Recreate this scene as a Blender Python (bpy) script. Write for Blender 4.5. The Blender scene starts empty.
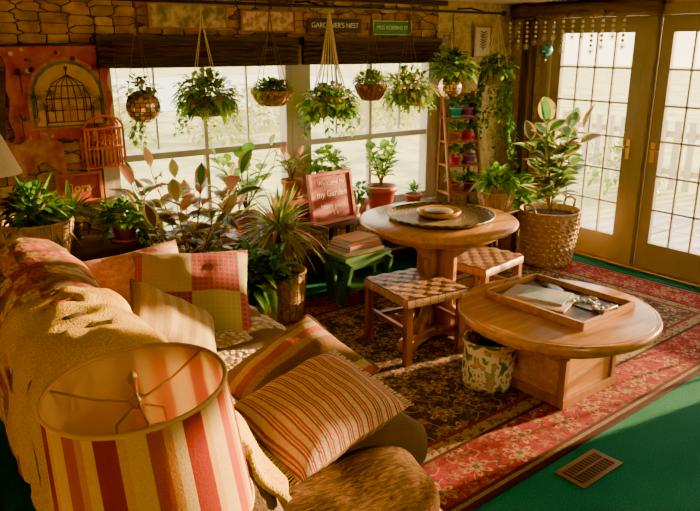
import bpy, math, random
from mathutils import Vector, Matrix, Euler, noise as mnoise
R = random.Random(11)
V = Vector
PI = math.pi
scn = bpy.context.scene

# ------------------------------------------------------------------ materials
CACHE = {}
class NT:
    def __init__(s, name):
        s.mat = bpy.data.materials.new(name); s.mat.use_nodes = True
        s.t = s.mat.node_tree; s.t.nodes.clear()
        s.out = s.t.nodes.new('ShaderNodeOutputMaterial')
    def n(s, typ, **kw):
        nd = s.t.nodes.new(typ)
        for k, v in kw.items(): setattr(nd, k, v)
        return nd
    def set(s, sock, v):
        if isinstance(v, bpy.types.NodeSocket): s.t.links.new(v, sock)
        elif isinstance(v, (tuple, list)) and len(v) == 3 and sock.type == 'RGBA': sock.default_value = (*v, 1)
        else: sock.default_value = v
    def m(s, op, a, b=0.0, c=0.0):
        nd = s.n('ShaderNodeMath', operation=op)
        s.set(nd.inputs[0], a); s.set(nd.inputs[1], b); s.set(nd.inputs[2], c)
        return nd.outputs[0]
    def coord(s):
        return s.n('ShaderNodeTexCoord').outputs['Object']
    def xyz(s, v=None):
        nd = s.n('ShaderNodeSeparateXYZ'); s.set(nd.inputs[0], v or s.coord()); return nd.outputs
    def comb(s, x, y, z=0.0):
        nd = s.n('ShaderNodeCombineXYZ'); s.set(nd.inputs[0], x); s.set(nd.inputs[1], y); s.set(nd.inputs[2], z); return nd.outputs[0]
    def noise(s, v, scale, detail=3, dim='3D', rough=.5):
        nd = s.n('ShaderNodeTexNoise', noise_dimensions=dim)
        s.set(nd.inputs['Vector'], v); nd.inputs['Scale'].default_value = scale; nd.inputs['Detail'].default_value = detail
        nd.inputs['Roughness'].default_value = rough
        return nd.outputs[0]
    def mix(s, f, a, b, blend='MIX'):
        nd = s.n('ShaderNodeMix', data_type='RGBA', blend_type=blend)
        s.set(nd.inputs[0], f); s.set(nd.inputs[6], a); s.set(nd.inputs[7], b)
        return nd.outputs[2]
    def ramp(s, f, stops, const=False):
        nd = s.n('ShaderNodeValToRGB'); cr = nd.color_ramp
        if const: cr.interpolation = 'CONSTANT'
        while len(cr.elements) < len(stops): cr.elements.new(.5)
        for e, (p, c) in zip(cr.elements, stops): e.position = p; e.color = (*c, 1)
        s.set(nd.inputs[0], f); return nd.outputs[0]
    def bsdf(s, col, rough=.6, metal=0, bump=None, bstr=.3, bdist=.01, transl=0, spec=.5, sheen=0):
        p = s.n('ShaderNodeBsdfPrincipled')
        s.set(p.inputs['Base Color'], col); s.set(p.inputs['Roughness'], rough); s.set(p.inputs['Metallic'], metal)
        p.inputs['Specular IOR Level'].default_value = spec
        if sheen: p.inputs['Sheen Weight'].default_value = sheen
        if bump is not None:
            b = s.n('ShaderNodeBump'); b.inputs['Strength'].default_value = bstr; b.inputs['Distance'].default_value = bdist
            s.set(b.inputs['Height'], bump); s.t.links.new(b.outputs[0], p.inputs['Normal'])
        sh = p.outputs[0]
        if transl:
            t = s.n('ShaderNodeBsdfTranslucent'); s.set(t.inputs[0], col)
            mx = s.n('ShaderNodeMixShader'); mx.inputs[0].default_value = transl
            s.t.links.new(sh, mx.inputs[1]); s.t.links.new(t.outputs[0], mx.inputs[2]); sh = mx.outputs[0]
        s.t.links.new(sh, s.out.inputs[0])
        return s.mat

def M(name, col, rough=.6, metal=0, var=None, scale=8, bump=0, bscale=60, transl=0, spec=.5, sheen=0):
    if name in CACHE: return CACHE[name]
    t = NT(name); c = t.coord(); colr = col
    if var: colr = t.ramp(t.noise(c, scale, 4), [(.35, col), (.65, var)])
    b = t.noise(c, bscale, 3) if bump else None
    CACHE[name] = t.bsdf(colr, rough, metal, b, bump, .01, transl, spec, sheen)
    return CACHE[name]

def wood(name, c1, c2, axis='x', rough=.4, sc=1.0, spec=.5):
    if name in CACHE: return CACHE[name]
    t = NT(name); o = t.xyz()
    st = {'x': (1.2, 14, 14), 'y': (14, 1.2, 14), 'z': (14, 14, 1.2)}[axis]
    v = t.comb(t.m('MULTIPLY', o[0], st[0]*sc), t.m('MULTIPLY', o[1], st[1]*sc), t.m('MULTIPLY', o[2], st[2]*sc))
    f = t.noise(v, 2.2, 6, rough=.65)
    col = t.ramp(f, [(.3, c1), (.5, tuple((a+b)/2 for a, b in zip(c1, c2))), (.68, c2)])
    CACHE[name] = t.bsdf(col, rough, 0, f, .15, .004, spec=spec)
    return CACHE[name]

def stripes(name, cols, axis, period, rough=.85, transl=0, offset=0.0):
    t = NT(name); o = t.xyz()
    f = t.m('FRACT', t.m('ADD', t.m('DIVIDE', o[axis], period), 10.0+offset))
    col = t.ramp(f, cols, True)
    n = t.noise(t.coord(), 120, 2)
    col = t.mix(.35, col, t.ramp(n, [(.3, (.3, .3, .3)), (.7, (1, 1, 1))]), 'MULTIPLY')
    return t.bsdf(col, rough, 0, n, .5, .004, transl, .2)

# ------------------------------------------------------------------ mesh builder
class MB:
    def __init__(s): s.v = []; s.f = []; s.fm = []; s.fs = []; s.mats = []; s.X = Matrix.Identity(4)
    def mi(s, mat):
        if mat not in s.mats: s.mats.append(mat)
        return s.mats.index(mat)
    def add(s, vs, fs, mat, smooth=False, X=None):
        o = len(s.v); T = s.X @ X if X is not None else s.X
        s.v += [T @ V(p) for p in vs]
        i = s.mi(mat) if not isinstance(mat, list) else None
        for k, f in enumerate(fs):
            s.f.append([a+o for a in f]); s.fm.append(i if i is not None else s.mi(mat[k])); s.fs.append(smooth)
    def box(s, c, size, mat, rot=(0, 0, 0)):
        x, y, z = [a/2 for a in size]
        vs = [(-x,-y,-z),(x,-y,-z),(x,y,-z),(-x,y,-z),(-x,-y,z),(x,-y,z),(x,y,z),(-x,y,z)]
        fs = [(0,3,2,1),(4,5,6,7),(0,1,5,4),(1,2,6,5),(2,3,7,6),(3,0,4,7)]
        s.add(vs, fs, mat, False, Matrix.Translation(c) @ Euler(rot).to_matrix().to_4x4())
    def lathe(s, prof, mat, c=(0,0,0), seg=32, X=None, smooth=True, wob=0):
        vs, fs = [], []
        for r, z in prof:
            for k in range(seg):
                a = 2*PI*k/seg; rr = r*(1+wob*math.sin(a*3+z*20)) if wob else r
                vs.append((rr*math.cos(a), rr*math.sin(a), z))
        for i in range(len(prof)-1):
            for k in range(seg):
                k2 = (k+1) % seg
                fs.append((i*seg+k, i*seg+k2, (i+1)*seg+k2, (i+1)*seg+k))
        T = Matrix.Translation(c) @ (X if X is not None else Matrix.Identity(4))
        s.add(vs, fs, mat, smooth, T)
    def ball(s, c, r, mat, seg=16, sc=(1,1,1), smooth=True):
        prof = [(max(1e-4, r*math.sin(PI*i/(seg//2))), -r*math.cos(PI*i/(seg//2))) for i in range(seg//2+1)]
        s.lathe(prof, mat, c, seg, Matrix.Diagonal((*sc, 1)), smooth)
    def tube(s, pts, r, mat, seg=8, smooth=True, cap=True):
        pts = [V(p) for p in pts]; n = len(pts)
        rs = r if isinstance(r, (list, tuple)) else [r]*n
        vs, fs = [], []
        up = V((0, 0, 1)); 
        d0 = (pts[1]-pts[0]).normalized()
        if abs(d0.z) > .9: up = V((1, 0, 0))
        for i, p in enumerate(pts):
            d = (pts[min(i+1, n-1)]-pts[max(i-1, 0)]).normalized()
            a = d.cross(up)
            if a.length < 1e-3: a = d.cross(V((0, 1, 0)))
            a.normalize(); b = a.cross(d).normalized(); 
            for k in range(seg):
                t = 2*PI*k/seg; vs.append(p + (a*math.cos(t)+b*math.sin(t))*rs[i])
        for i in range(n-1):
            for k in range(seg):
                k2 = (k+1) % seg
                fs.append((i*seg+k, i*seg+k2, (i+1)*seg+k2, (i+1)*seg+k))
        if cap:
            fs.append(tuple(range(seg))[::-1]); fs.append(tuple((n-1)*seg+k for k in range(seg)))
        s.add(vs, fs, mat, smooth)
    def rbox(s, c, size, r, mat, n=8, noise=0, rot=(0,0,0), nsc=6):
        hx = [a/2 for a in size]; inner = [max(1e-4, a-r) for a in hx]
        vs, fs = [], []
        for ax in range(3):
            for sg in (-1, 1):
                o = len(vs)
                u, w = (ax+1) % 3, (ax+2) % 3
                for i in range(n+1):
                    for j in range(n+1):
                        p = [0, 0, 0]
                        p[ax] = sg*hx[ax]
                        p[u] = hx[u]*(2*i/n-1)
                        p[w] = hx[w]*(2*j/n-1)
                        q = V([max(-inner[k], min(inner[k], p[k])) for k in range(3)])
                        d = V(p)-q
                        p = q + d.normalized()*r if d.length > 1e-6 else V(p)
                        if noise:
                            nn = mnoise.noise((p+V(c))*nsc)
                            p = p + (p.normalized())*nn*noise
                        vs.append(p)
                for i in range(n):
                    for j in range(n):
                        a = o+i*(n+1)+j
                        f = (a, a+(n+1), a+(n+1)+1, a+1)
                        fs.append(f if sg > 0 else f[::-1])
        s.add(vs, fs, mat, True, Matrix.Translation(c) @ Euler(rot).to_matrix().to_4x4())
    def cushion(s, c, size, mat, rot=(0,0,0), n=20, pw=2.6, pipe=None, seed=0):
        w, h, t = size; vs, fs = [], []
        for sg in (1, -1):
            o = len(vs)
            for i in range(n+1):
                for j in range(n+1):
                    x = 2*i/n-1; y = 2*j/n-1
                    z = t/2*((1-abs(x)**pw)*(1-abs(y)**pw))**.5 if abs(x) < 1 and abs(y) < 1 else 0
                    k = 1-.07*(1-min(abs(x), abs(y)))*(max(abs(x), abs(y))**3)
                    z += .02*mnoise.noise(V((x*2.2+seed*7, y*2.2+seed*5, sg)))*(1-max(abs(x), abs(y))**4)
                    vs.append((x*w/2*k, y*h/2*k, sg*z))
            for i in range(n):
                for j in range(n):
                    a = o+i*(n+1)+j; f = (a, a+n+1, a+n+2, a+1)
                    fs.append(f if sg > 0 else f[::-1])
        T = Matrix.Translation(c) @ Euler(rot).to_matrix().to_4x4()
        s.add(vs, fs, mat, True, T)
        if pipe:
            pts = []
            for k in range(61):
                q = k/60*4; e = int(q) % 4; f = q-int(q)
                x, y = [(2*f-1, -1), (1, 2*f-1), (1-2*f, 1), (-1, 1-2*f)][e]
                kk = 1-.07*(1-min(abs(x), abs(y)))*(max(abs(x), abs(y))**3)
                pts.append(T @ V((x*w/2*kk, y*h/2*kk, 0)))
            s.tube(pts, .006, pipe, 6)
    def leaf(s, base, d, L, W, bend, mat, k=4, edge=None, fold=.25, peak=.45, pw=.8):
        base = V(base); d = V(d).normalized()
        side = d.cross(V((0, 0, 1)))
        if side.length < .15: side = d.cross(V((R.uniform(-1,1), R.uniform(-1,1), .1)))
        side.normalize(); nrm = side.cross(d)
        if edge:
            q = Matrix.Rotation(R.uniform(-.7, .7), 3, d); side = q @ side; nrm = q @ nrm
        vs, fs, ms = [], [], []
        cols = [-1, -.6, 0, .6, 1] if edge else [-1, 0, 1]
        for i in range(k+1):
            t = i/k
            w = W/2*(math.sin(PI*min(1, t**(.7 if peak < .5 else 1.2)))**pw if 0 < t < 1 else .04)
            p = base + d*L*t*(1-.15*abs(bend)*t) - V((0, 0, 1))*bend*L*t*t
            for cx in cols: vs.append(p + side*w*cx + nrm*(fold*w*abs(cx)))
        nc = len(cols)
        for i in range(k):
            for j in range(nc-1):
                a = i*nc+j; fs.append((a, a+1, a+nc+1, a+nc))
                ms.append(edge if (edge and j in (0, nc-2)) else mat)
        s.add(vs, fs, ms, True)
    def done(s, name, loc=(0,0,0), rot=(0,0,0), bevel=0, merge=False, solid=0, parent=None, sub=0):
        me = bpy.data.meshes.new(name); me.from_pydata([tuple(p) for p in s.v], [], s.f)
        for m in s.mats: me.materials.append(m)
        me.polygons.foreach_set('material_index', s.fm); me.polygons.foreach_set('use_smooth', s.fs)
        if merge:
            import bmesh
            bm = bmesh.new(); bm.from_mesh(me); bmesh.ops.remove_doubles(bm, verts=bm.verts, dist=1e-4)
            bmesh.ops.recalc_face_normals(bm, faces=bm.faces); bm.to_mesh(me); bm.free()
        me.update()
        ob = bpy.data.objects.new(name, me); scn.collection.objects.link(ob)
        ob.location = loc; ob.rotation_euler = rot
        if solid: md = ob.modifiers.new('s', 'SOLIDIFY'); md.thickness = solid; md.offset = 1
        if bevel:
            md = ob.modifiers.new('b', 'BEVEL'); md.width = bevel; md.segments = 2; md.limit_method = 'ANGLE'
        if sub: md = ob.modifiers.new('ss', 'SUBSURF'); md.levels = sub; md.render_levels = sub
        if parent: ob.parent = parent
        return ob

def text(body, size, loc, mat, parent, rot=(PI/2, 0, 0), name='lettering'):
    cu = bpy.data.curves.new(name, 'FONT'); cu.body = body; cu.size = size; cu.extrude = .002
    cu.align_x = 'CENTER'; cu.align_y = 'CENTER'; cu.materials.append(mat)
    ob = bpy.data.objects.new(name, cu); scn.collection.objects.link(ob)
    ob.parent = parent; ob.location = loc; ob.rotation_euler = rot
    return ob

# ------------------------------------------------------------------ palette
oak = wood('oak', (.36, .145, .032), (.62, .31, .09), 'x', .24)
oakd = wood('oak_dark', (.24, .09, .02), (.42, .19, .055), 'z', .35)
dkw = wood('dark_wood', (.045, .022, .012), (.12, .06, .03), 'x', .5)
rust = wood('rustic_wood', (.07, .04, .022), (.22, .13, .07), 'z', .8)
rusty = wood('rustic_wood_y', (.07, .04, .022), (.24, .15, .09), 'y', .85)
strawm = M('straw', (.48, .27, .10), .8, var=(.28, .14, .05), scale=30, bump=.5, bscale=90)
strawl = M('straw_light', (.58, .38, .19), .8, var=(.40, .24, .11), scale=30, bump=.5, bscale=90)
terra = M('terracotta', (.54, .18, .07), .8, var=(.42, .12, .05), scale=12)
soil = M('soil', (.03, .02, .012), 1, bump=.5)
rope = M('rope', (.74, .60, .38), .9)
ropeb = M('brown_cord', (.18, .11, .06), .9)
stemm = M('stem', (.20, .14, .05), .7)
brass = M('brass', (.7, .45, .15), .3, 1)
copper = M('copper', (.90, .58, .42), .22, 1, bump=.3, bscale=25)
black = M('black_iron', (.02, .018, .015), .5)
white = M('white_paint', (.75, .70, .60), .5)
def leafm(name, c, v, tl=.5): return M(name, c, .4, var=v, scale=7, transl=tl)
lf1 = leafm('leaf_green', (.10, .27, .025), (.22, .42, .04))
lf2 = leafm('leaf_lime', (.42, .58, .05), (.22, .42, .03))
lf3 = leafm('leaf_dark', (.03, .12, .025), (.08, .22, .04))
lf4 = leafm('leaf_cream', (.70, .62, .26), (.48, .50, .15), .35)
lf5 = leafm('leaf_pink', (.58, .20, .13), (.62, .36, .16), .35)
lf6 = leafm('leaf_olive', (.20, .21, .05), (.38, .30, .07), .35)
lf7 = leafm('leaf_bluegreen', (.07, .22, .08), (.14, .30, .10), .4)
lf8 = leafm('leaf_gold', (.56, .42, .09), (.40, .36, .07), .35)
lf9 = leafm('leaf_maroon', (.16, .075, .05), (.07, .11, .04), .3)

# ------------------------------------------------------------------ room constants
XD, YW, H = 5.25, 4.6, 2.16
X0, Y0 = -1.3, -2.2

def stone_mat():
    t = NT('stacked_stone'); o = t.xyz()
    v = t.comb(o[0], o[2])
    ds = t.n('ShaderNodeTexNoise'); t.set(ds.inputs['Vector'], v); ds.inputs['Scale'].default_value = 7
    dd = t.xyz(ds.outputs['Color'])
    vx = t.m('MULTIPLY', t.m('ADD', o[0], t.m('MULTIPLY', dd[0], .03)), 7.0)
    vz = t.m('MULTIPLY', t.m('ADD', o[2], t.m('MULTIPLY', dd[1], .012)), 17.0)
    vv = t.comb(vx, vz)
    def vor(feat):
        q = t.n('ShaderNodeTexVoronoi', voronoi_dimensions='2D', feature=feat, distance='CHEBYCHEV')
        t.set(q.inputs['Vector'], vv); q.inputs['Scale'].default_value = 1; q.inputs['Randomness'].default_value = .6
        return q
    a, b2 = vor('F1'), vor('F2')
    gap = t.m('SUBTRACT', b2.outputs['Distance'], a.outputs['Distance'])
    mort = t.m('LESS_THAN', gap, .06)
    sp = t.n('ShaderNodeSeparateColor'); t.set(sp.inputs[0], a.outputs['Color'])
    col = t.ramp(sp.outputs[0], [(0, (.26, .13, .08)), (.2, (.58, .38, .23)), (.4, (.44, .24, .14)), (.6, (.70, .50, .32)), (.8, (.46, .31, .21)), (1, (.60, .32, .17))])
    n = t.noise(v, 12, 6)
    col = t.mix(.8, col, t.ramp(n, [(.3, (.48, .40, .36)), (.7, (1.3, 1.2, 1.08))]), 'MULTIPLY')
    col = t.mix(mort, col, (.09, .05, .03))
    hgt = t.m('ADD', t.m('MULTIPLY', n, .5), t.m('MINIMUM', t.m('MULTIPLY', gap, 3), .6))
    return t.bsdf(col, .85, 0, hgt, .7, .015)
stone = stone_mat()
def paper_mat():
    t = NT('mustard_wallpaper'); o = t.xyz(); v = t.comb(o[0], o[2], o[1])
    n = t.noise(v, 14, 4)
    col = t.ramp(n, [(.35, (.54, .38, .13)), (.52, (.72, .56, .24)), (.62, (.46, .38, .13))])
    return t.bsdf(col, .8)
paper = paper_mat()
ceilm = M('ceiling_paint', (.76, .64, .44), .9)
wallm = M('wall_plain', (.66, .48, .27), .9)
doorp = M('door_paint', (.29, .25, .16), .45, var=(.36, .30, .19), scale=3)
winp = M('window_paint', (.58, .53, .43), .5)
def glass_mat():
    t = NT('window_glass')
    tr = t.n('ShaderNodeBsdfTransparent'); gl = t.n('ShaderNodeBsdfGlossy'); gl.inputs['Roughness'].default_value = .02
    mx = t.n('ShaderNodeMixShader'); mx.inputs[0].default_value = .05
    t.t.links.new(tr.outputs[0], mx.inputs[1]); t.t.links.new(gl.outputs[0], mx.inputs[2]); t.t.links.new(mx.outputs[0], t.out.inputs[0])
    return t.mat
glass = glass_mat()
def carpet_mat():
    t = NT('green_carpet'); c = t.coord()
    n = t.noise(c, 200, 2); n2 = t.noise(c, 2.5, 3)
    col = t.mix(n2, (.014, .14, .085), (.028, .24, .15))
    col = t.mix(.8, col, t.ramp(n, [(.3, (.3, .3, .3)), (.7, (1.35, 1.35, 1.35))]), 'MULTIPLY')
    return t.bsdf(col, .95, 0, n, .8, .01, spec=.1)

b = MB(); b.box(((X0+XD)/2, (Y0+YW)/2, -.05), (XD-X0+.2, YW-Y0+.2, .1), carpet_mat()); b.done('floor')
b = MB(); b.box(((X0+XD)/2, (Y0+YW)/2, H+.05), (XD-X0+.2, YW-Y0+.2, .1), ceilm); b.done('ceiling')
WZ0, WZ1 = .50, 1.80
wins = [(1.42, 2.80), (2.92, 4.22)]
b = MB()
def wy(x0, x1, z0, z1, mat): b.box(((x0+x1)/2, YW+.06, (z0+z1)/2), (x1-x0, .12, z1-z0), mat)
wy(X0, wins[0][0], 0, H, stone); wy(wins[0][1], wins[1][0], WZ0, WZ1, stone)
wy(wins[0][0], wins[1][1], 0, WZ0, stone); wy(wins[0][0], wins[1][1], WZ1, H, stone)
wy(wins[1][1], 4.28, 0, H, stone); wy(4.28, XD+.12, 0, H, paper)
b.done('wall_north')
doors = [(3.27, 4.17), (2.25, 3.15), (1.23, 2.13)]  # last pair: unseen glazed panel, added so sun reaches the sofa
b = MB()
def wx(y0, y1, z0, z1, mat=paper): b.box((XD+.06, (y0+y1)/2, (z0+z1)/2), (.12, y1-y0, z1-z0), mat)
wx(4.17, YW, 0, H); wx(1.23, 4.17, 2.03, H); wx(.95, 1.23, 0, H); wx(-.6, .95, 0, .5); wx(-.6, .95, 1.95, H); wx(Y0, -.6, 0, H)
wx(3.15, 3.27, 0, 2.03, doorp); wx(2.13, 2.25, 0, 2.03, doorp)
b.done('wall_east')
b = MB(); b.box((X0-.06, (Y0+YW)/2, H/2), (.12, YW-Y0, H), wallm); b.done('wall_west')
b = MB(); b.box(((X0+XD)/2, Y0-.06, H/2), (XD-X0, .12, H), wallm); b.done('wall_south')
for i, (x0, x1) in enumerate(wins):
    b = MB(); y = YW+.03; cx = (x0+x1)/2; w = x1-x0
    for xx in (x0+.025, x1-.025): b.box((xx, y, (WZ0+WZ1)/2), (.05, .10, WZ1-WZ0), winp)
    for zz in (WZ0+.03, WZ1-.03): b.box((cx, y, zz), (w-.1, .10, .06), winp)
    zm = 1.08
    b.box((cx, y, zm), (w-.1, .06, .045), winp)
    b.box((cx, y, (WZ0+WZ1)/2), (.028, .04, WZ1-WZ0-.12), winp)
    for q in (.25, .75):
        b.box((x0+w*q, y+.01, (zm+WZ1)/2), (.012, .02, WZ1-zm-.08), winp)
    b.box((cx, YW-.035, WZ0-.02), (w+.1, .11, .035), winp)
    b.box((cx, y+.02, (WZ0+WZ1)/2), (w-.1, .004, WZ1-WZ0-.12), glass)
    for xx in (x0-.03, x1+.03): b.box((xx, YW-.012, (WZ0+WZ1)/2), (.06, .024, WZ1-WZ0), winp)
    b.done('window_%d' % (i+1), bevel=.003)
b = MB()
for yy in (-.57, .92): b.box((XD+.05, yy, 1.225), (.08, .06, 1.45), winp)
for zz in (.53, 1.92): b.box((XD+.05, .175, zz), (.08, 1.43, .06), winp)
b.box((XD+.05, .175, 1.2), (.05, 1.43, .04), winp); b.box((XD+.06, .175, 1.225), (.004, 1.43, 1.33), glass)
b.done('window_3', bevel=.003)  # unseen window added to let sun onto lamp and pillows and raise ambient
for i, (y0, y1) in enumerate(doors):
    b = MB(); x = XD+.03; cy = (y0+y1)/2; w = y1-y0
    st = .10; zb, zt = .24, 1.90; NC, NR = 4, 6
    for yy in (y0+st/2+.005, y1-st/2-.005): b.box((x, yy, 1.015), (.045, st, 2.02), doorp)
    b.box((x, cy, (zt+2.025)/2), (.045, w-2*st, 2.025-zt), doorp)
    b.box((x, cy, zb/2+.01), (.045, w-2*st, zb-.02), doorp)
    gy0, gy1 = y0+st, y1-st
    for q in range(1, NC): b.box((x, gy0+(gy1-gy0)*q/NC, (zb+zt)/2), (.03, .016, zt-zb), winp)
    for q in range(1, NR): b.box((x, cy, zb+(zt-zb)*q/NR), (.03, gy1-gy0, .016), winp)
    b.box((x+.005, cy, (zb+zt)/2), (.004, gy1-gy0, zt-zb), glass)
    hy = y0+.05 if i != 1 else y1-.05
    b.box((x-.027, hy, .98), (.008, .035, .16), brass); 
    b.tube([(x-.03, hy, 1.0), (x-.07, hy, 1.0), (x-.075, hy+(.09 if i != 1 else -.09), 1.0)], .009, brass)
    b.done('door_%d' % (i+1), bevel=.004)
b = MB()
for yy in (4.215, 3.21, 2.19, 1.18): b.box((XD-.012, yy, 1.01), (.03, .09, 2.02), doorp)
b.box((XD-.012, 2.70, 2.065), (.03, 3.12, .08), doorp)
b.box((XD-.02, 2.70, .012), (.10, 2.95, .024), brass)
b.done('trim_1', bevel=.004)
b = MB(); b.box((XD-.06, 4.37, 1.01), (.10, .10, 2.02), rust); b.done('trim_2', bevel=.01)
b = MB(); b.box((2.0, YW-.01, .05), (5.2, .02, .10), dkw); b.done('baseboard_north')
b = MB(); b.box((XD-.01, 4.50, .05), (.02, .16, .10), dkw); b.done('baseboard_east')
b = MB(); b.box((1.9, YW-.02, H-.02), (4.9, .03, .04), dkw); b.done('trim_3')
b = MB(); pts = [(XD-.07+.01*math.sin(k), 4.56-k*.11, 2.09+.008*math.sin(k*1.7)) for k in range(14)]
b.tube(pts, [.062+.008*math.sin(k*2.1) for k in range(14)], rusty, 10)
for k in range(3): b.tube([(XD-.08, 4.3-k*.35, 2.08), (XD-.16, 4.25-k*.35, 2.03), (XD-.2, 4.15-k*.35, 2.06)], [.02, .014, .006], rusty, 6)
b.done('driftwood_beam')

# ------------------------------------------------------------------ rug
def rug_mat(hx, hy):
    t = NT('floral_rug'); o = t.xyz(); v = t.comb(o[0], o[1])
    def flower(scale, pet, r0, rnd, seed=0.0):
        vo = t.n('ShaderNodeTexVoronoi', voronoi_dimensions='2D')
        vv = t.comb(t.m('ADD', o[0], seed), t.m('ADD', o[1], seed*1.7))
        t.set(vo.inputs['Vector'], vv); vo.inputs['Scale'].default_value = scale; vo.inputs['Randomness'].default_value = rnd
        sb = t.n('ShaderNodeVectorMath', operation='SUBTRACT'); t.set(sb.inputs[0], vv); t.set(sb.inputs[1], vo.outputs['Position'])
        q = t.xyz(sb.outputs[0]); ang = t.m('ARCTAN2', q[1], q[0])
        rr = vo.outputs['Distance']
        lim = t.m('MULTIPLY', t.m('ADD', .66, t.m('MULTIPLY', t.m('COSINE', t.m('MULTIPLY', ang, pet)), .34)), r0)
        m = t.m('LESS_THAN', rr, lim); core = t.m('LESS_THAN', rr, r0*.22)
        ring = t.m('MULTIPLY', t.m('GREATER_THAN', rr, t.m('MULTIPLY', lim, .55)), t.m('LESS_THAN', rr, t.m('MULTIPLY', lim, .76)))
        return m, core, ring
    f1, c1, r1 = flower(4.6, 6, .36, .45)
    f2, c2, r2 = flower(9.5, 5, .34, .8, 3.1)
    f3, c3, r3 = flower(19, 3, .36, 1, 7.7)
    vn = t.m('ABSOLUTE', t.m('SUBTRACT', t.noise(v, 6.5, 1, '2D'), .5)); vine = t.m('LESS_THAN', vn, .016)
    vn2 = t.m('ABSOLUTE', t.m('SUBTRACT', t.noise(t.comb(o[1], o[0]), 10, 1, '2D'), .5)); vine2 = t.m('LESS_THAN', vn2, .02)
    tan = (.38, .26, .13); dk = (.075, .040, .026)
    fld = t.mix(vine, dk, tan); fld = t.mix(t.m('MULTIPLY', vine2, .6), fld, (.25, .16, .08))
    fld = t.mix(t.m('MULTIPLY', f3, .5), fld, (.25, .16, .08))
    fld = t.mix(f2, fld, (.34, .23, .12)); fld = t.mix(r2, fld, dk); fld = t.mix(f1, fld, (.45, .31, .16)); fld = t.mix(r1, fld, (.14, .07, .04)); fld = t.mix(c1, fld, (.25, .05, .04))
    red = (.32, .020, .028)
    brd = t.mix(vine, red, (.38, .18, .09)); brd = t.mix(f3, brd, (.13, .03, .025)); brd = t.mix(f2, brd, (.32, .16, .08)); brd = t.mix(r2, brd, red)
    brd = t.mix(f1, brd, (.44, .26, .13)); brd = t.mix(r1, brd, red); brd = t.mix(c1, brd, (.12, .08, .04))
    d = t.m('MINIMUM', t.m('SUBTRACT', hx, t.m('ABSOLUTE', o[0])), t.m('SUBTRACT', hy, t.m('ABSOLUTE', o[1])))
    grd = t.mix(f3, (.32, .22, .10), (.18, .03, .025))
    col = t.mix(t.m('GREATER_THAN', d, .03), (.05, .012, .012), (.26, .17, .08))
    col = t.mix(t.m('GREATER_THAN', d, .05), col, (.08, .02, .02))
    col = t.mix(t.m('GREATER_THAN', d, .07), col, brd)
    col = t.mix(t.m('GREATER_THAN', d, .34), col, (.05, .025, .018))
    col = t.mix(t.m('GREATER_THAN', d, .36), col, grd)
    col = t.mix(t.m('GREATER_THAN', d, .43), col, (.22, .022, .022))
    col = t.mix(t.m('GREATER_THAN', d, .455), col, fld)
    n = t.noise(v, 220, 2); nb = t.noise(v, 2, 2); n3 = t.noise(v, 45, 3)
    col = t.mix(.6, col, t.ramp(n, [(.3, (.45, .45, .45)), (.7, (1.3, 1.3, 1.3))]), 'MULTIPLY')
    col = t.mix(.5, col, t.ramp(n3, [(.35, (.5, .5, .5)), (.6, (1.15, 1.15, 1.15))]), 'MULTIPLY')
    col = t.mix(t.m('MULTIPLY', nb, .15), col, (.18, .09, .05))
    return t.bsdf(col, .9, 0, n, .5, .006, spec=.12)
hx, hy = 2.05, 1.22
b = MB(); b.box((0, 0, .006), (2*hx, 2*hy, .012), rug_mat(hx, hy)); b.done('area_rug', (3.0, 2.94, 0), (0, 0, math.radians(3.2)), bevel=.004)

b = MB(); vm = M('vent_metal', (.20, .13, .07), .4, .7)
b.box((0, 0, .004), (.30, .15, .006), vm); b.box((0, 0, .0075), (.25, .105, .002), black)
for k in range(12): b.box((-.115+k*.021, 0, .009), (.006, .105, .004), vm)
b.box((0, 0, .0095), (.25, .008, .004), vm)
b.done('floor_vent', (2.45, 1.56, 0), (0, 0, math.radians(3)))

# ------------------------------------------------------------------ pedestal table
b = MB()
prof = [(.001, .71), (.44, .71), (.455, .715), (.47, .722), (.488, .735), (.492, .745), (.488, .756), (.48, .76), (.001, .76)]
b.lathe(prof, oak, seg=64)
b.lathe([(.001, .66), (.36, .66), (.38, .67), (.38, .71), (.001, .71)], oakd, seg=48)
for a in (0, PI/2):
    b.box((0, 0, .37), (.26, .05, .58), oakd, (0, 0, a))
    b.box((0, 0, .045), (.78, .09, .06), oak, (0, 0, a))
    for sg in (-1, 1):
        X = Matrix.Rotation(a, 4, 'Z')
        b.box(X @ V((sg*.35, 0, .02)), (.10, .10, .03), oakd, (0, 0, a))
        b.box(X @ V((sg*.17, 0, .14)), (.22, .045, .06), oakd, (0, sg*.75, a))
        b.box(X @ V((sg*.18, 0, .60)), (.20, .045, .06), oakd, (0, -sg*.65, a))
b.done('pedestal_table', (2.94, 3.10, .012), (0, 0, .35), bevel=.006)

def carved_mat():
    t = NT('carved_brass_tray'); o = t.xyz(); ang = t.m('ARCTAN2', o[1], o[0])
    r = t.m('SQRT', t.m('ADD', t.m('MULTIPLY', o[0], o[0]), t.m('MULTIPLY', o[1], o[1])))
    p = t.m('MULTIPLY', t.m('SINE', t.m('MULTIPLY', ang, 36)), t.m('SINE', t.m('MULTIPLY', r, 240)))
    col = t.ramp(t.m('ADD', t.m('MULTIPLY', p, .5), .5), [(.25, (.08, .065, .04)), (.75, (.26, .19, .09))])
    ring = t.m('LESS_THAN', t.m('FRACT', t.m('MULTIPLY', r, 14)), .12)
    col = t.mix(ring, col, (.36, .24, .10))
    return t.bsdf(col, .4, .3, p, .3, .003)
tm = carved_mat()
b = MB(); b.lathe([(.001, 0), (.30, 0), (.325, .012), (.335, .028), (.328, .03), (.318, .018), (.30, .01), (.001, .01)], tm, seg=64)
b.done('carved_tray', (2.96, 3.10, .773))
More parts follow.
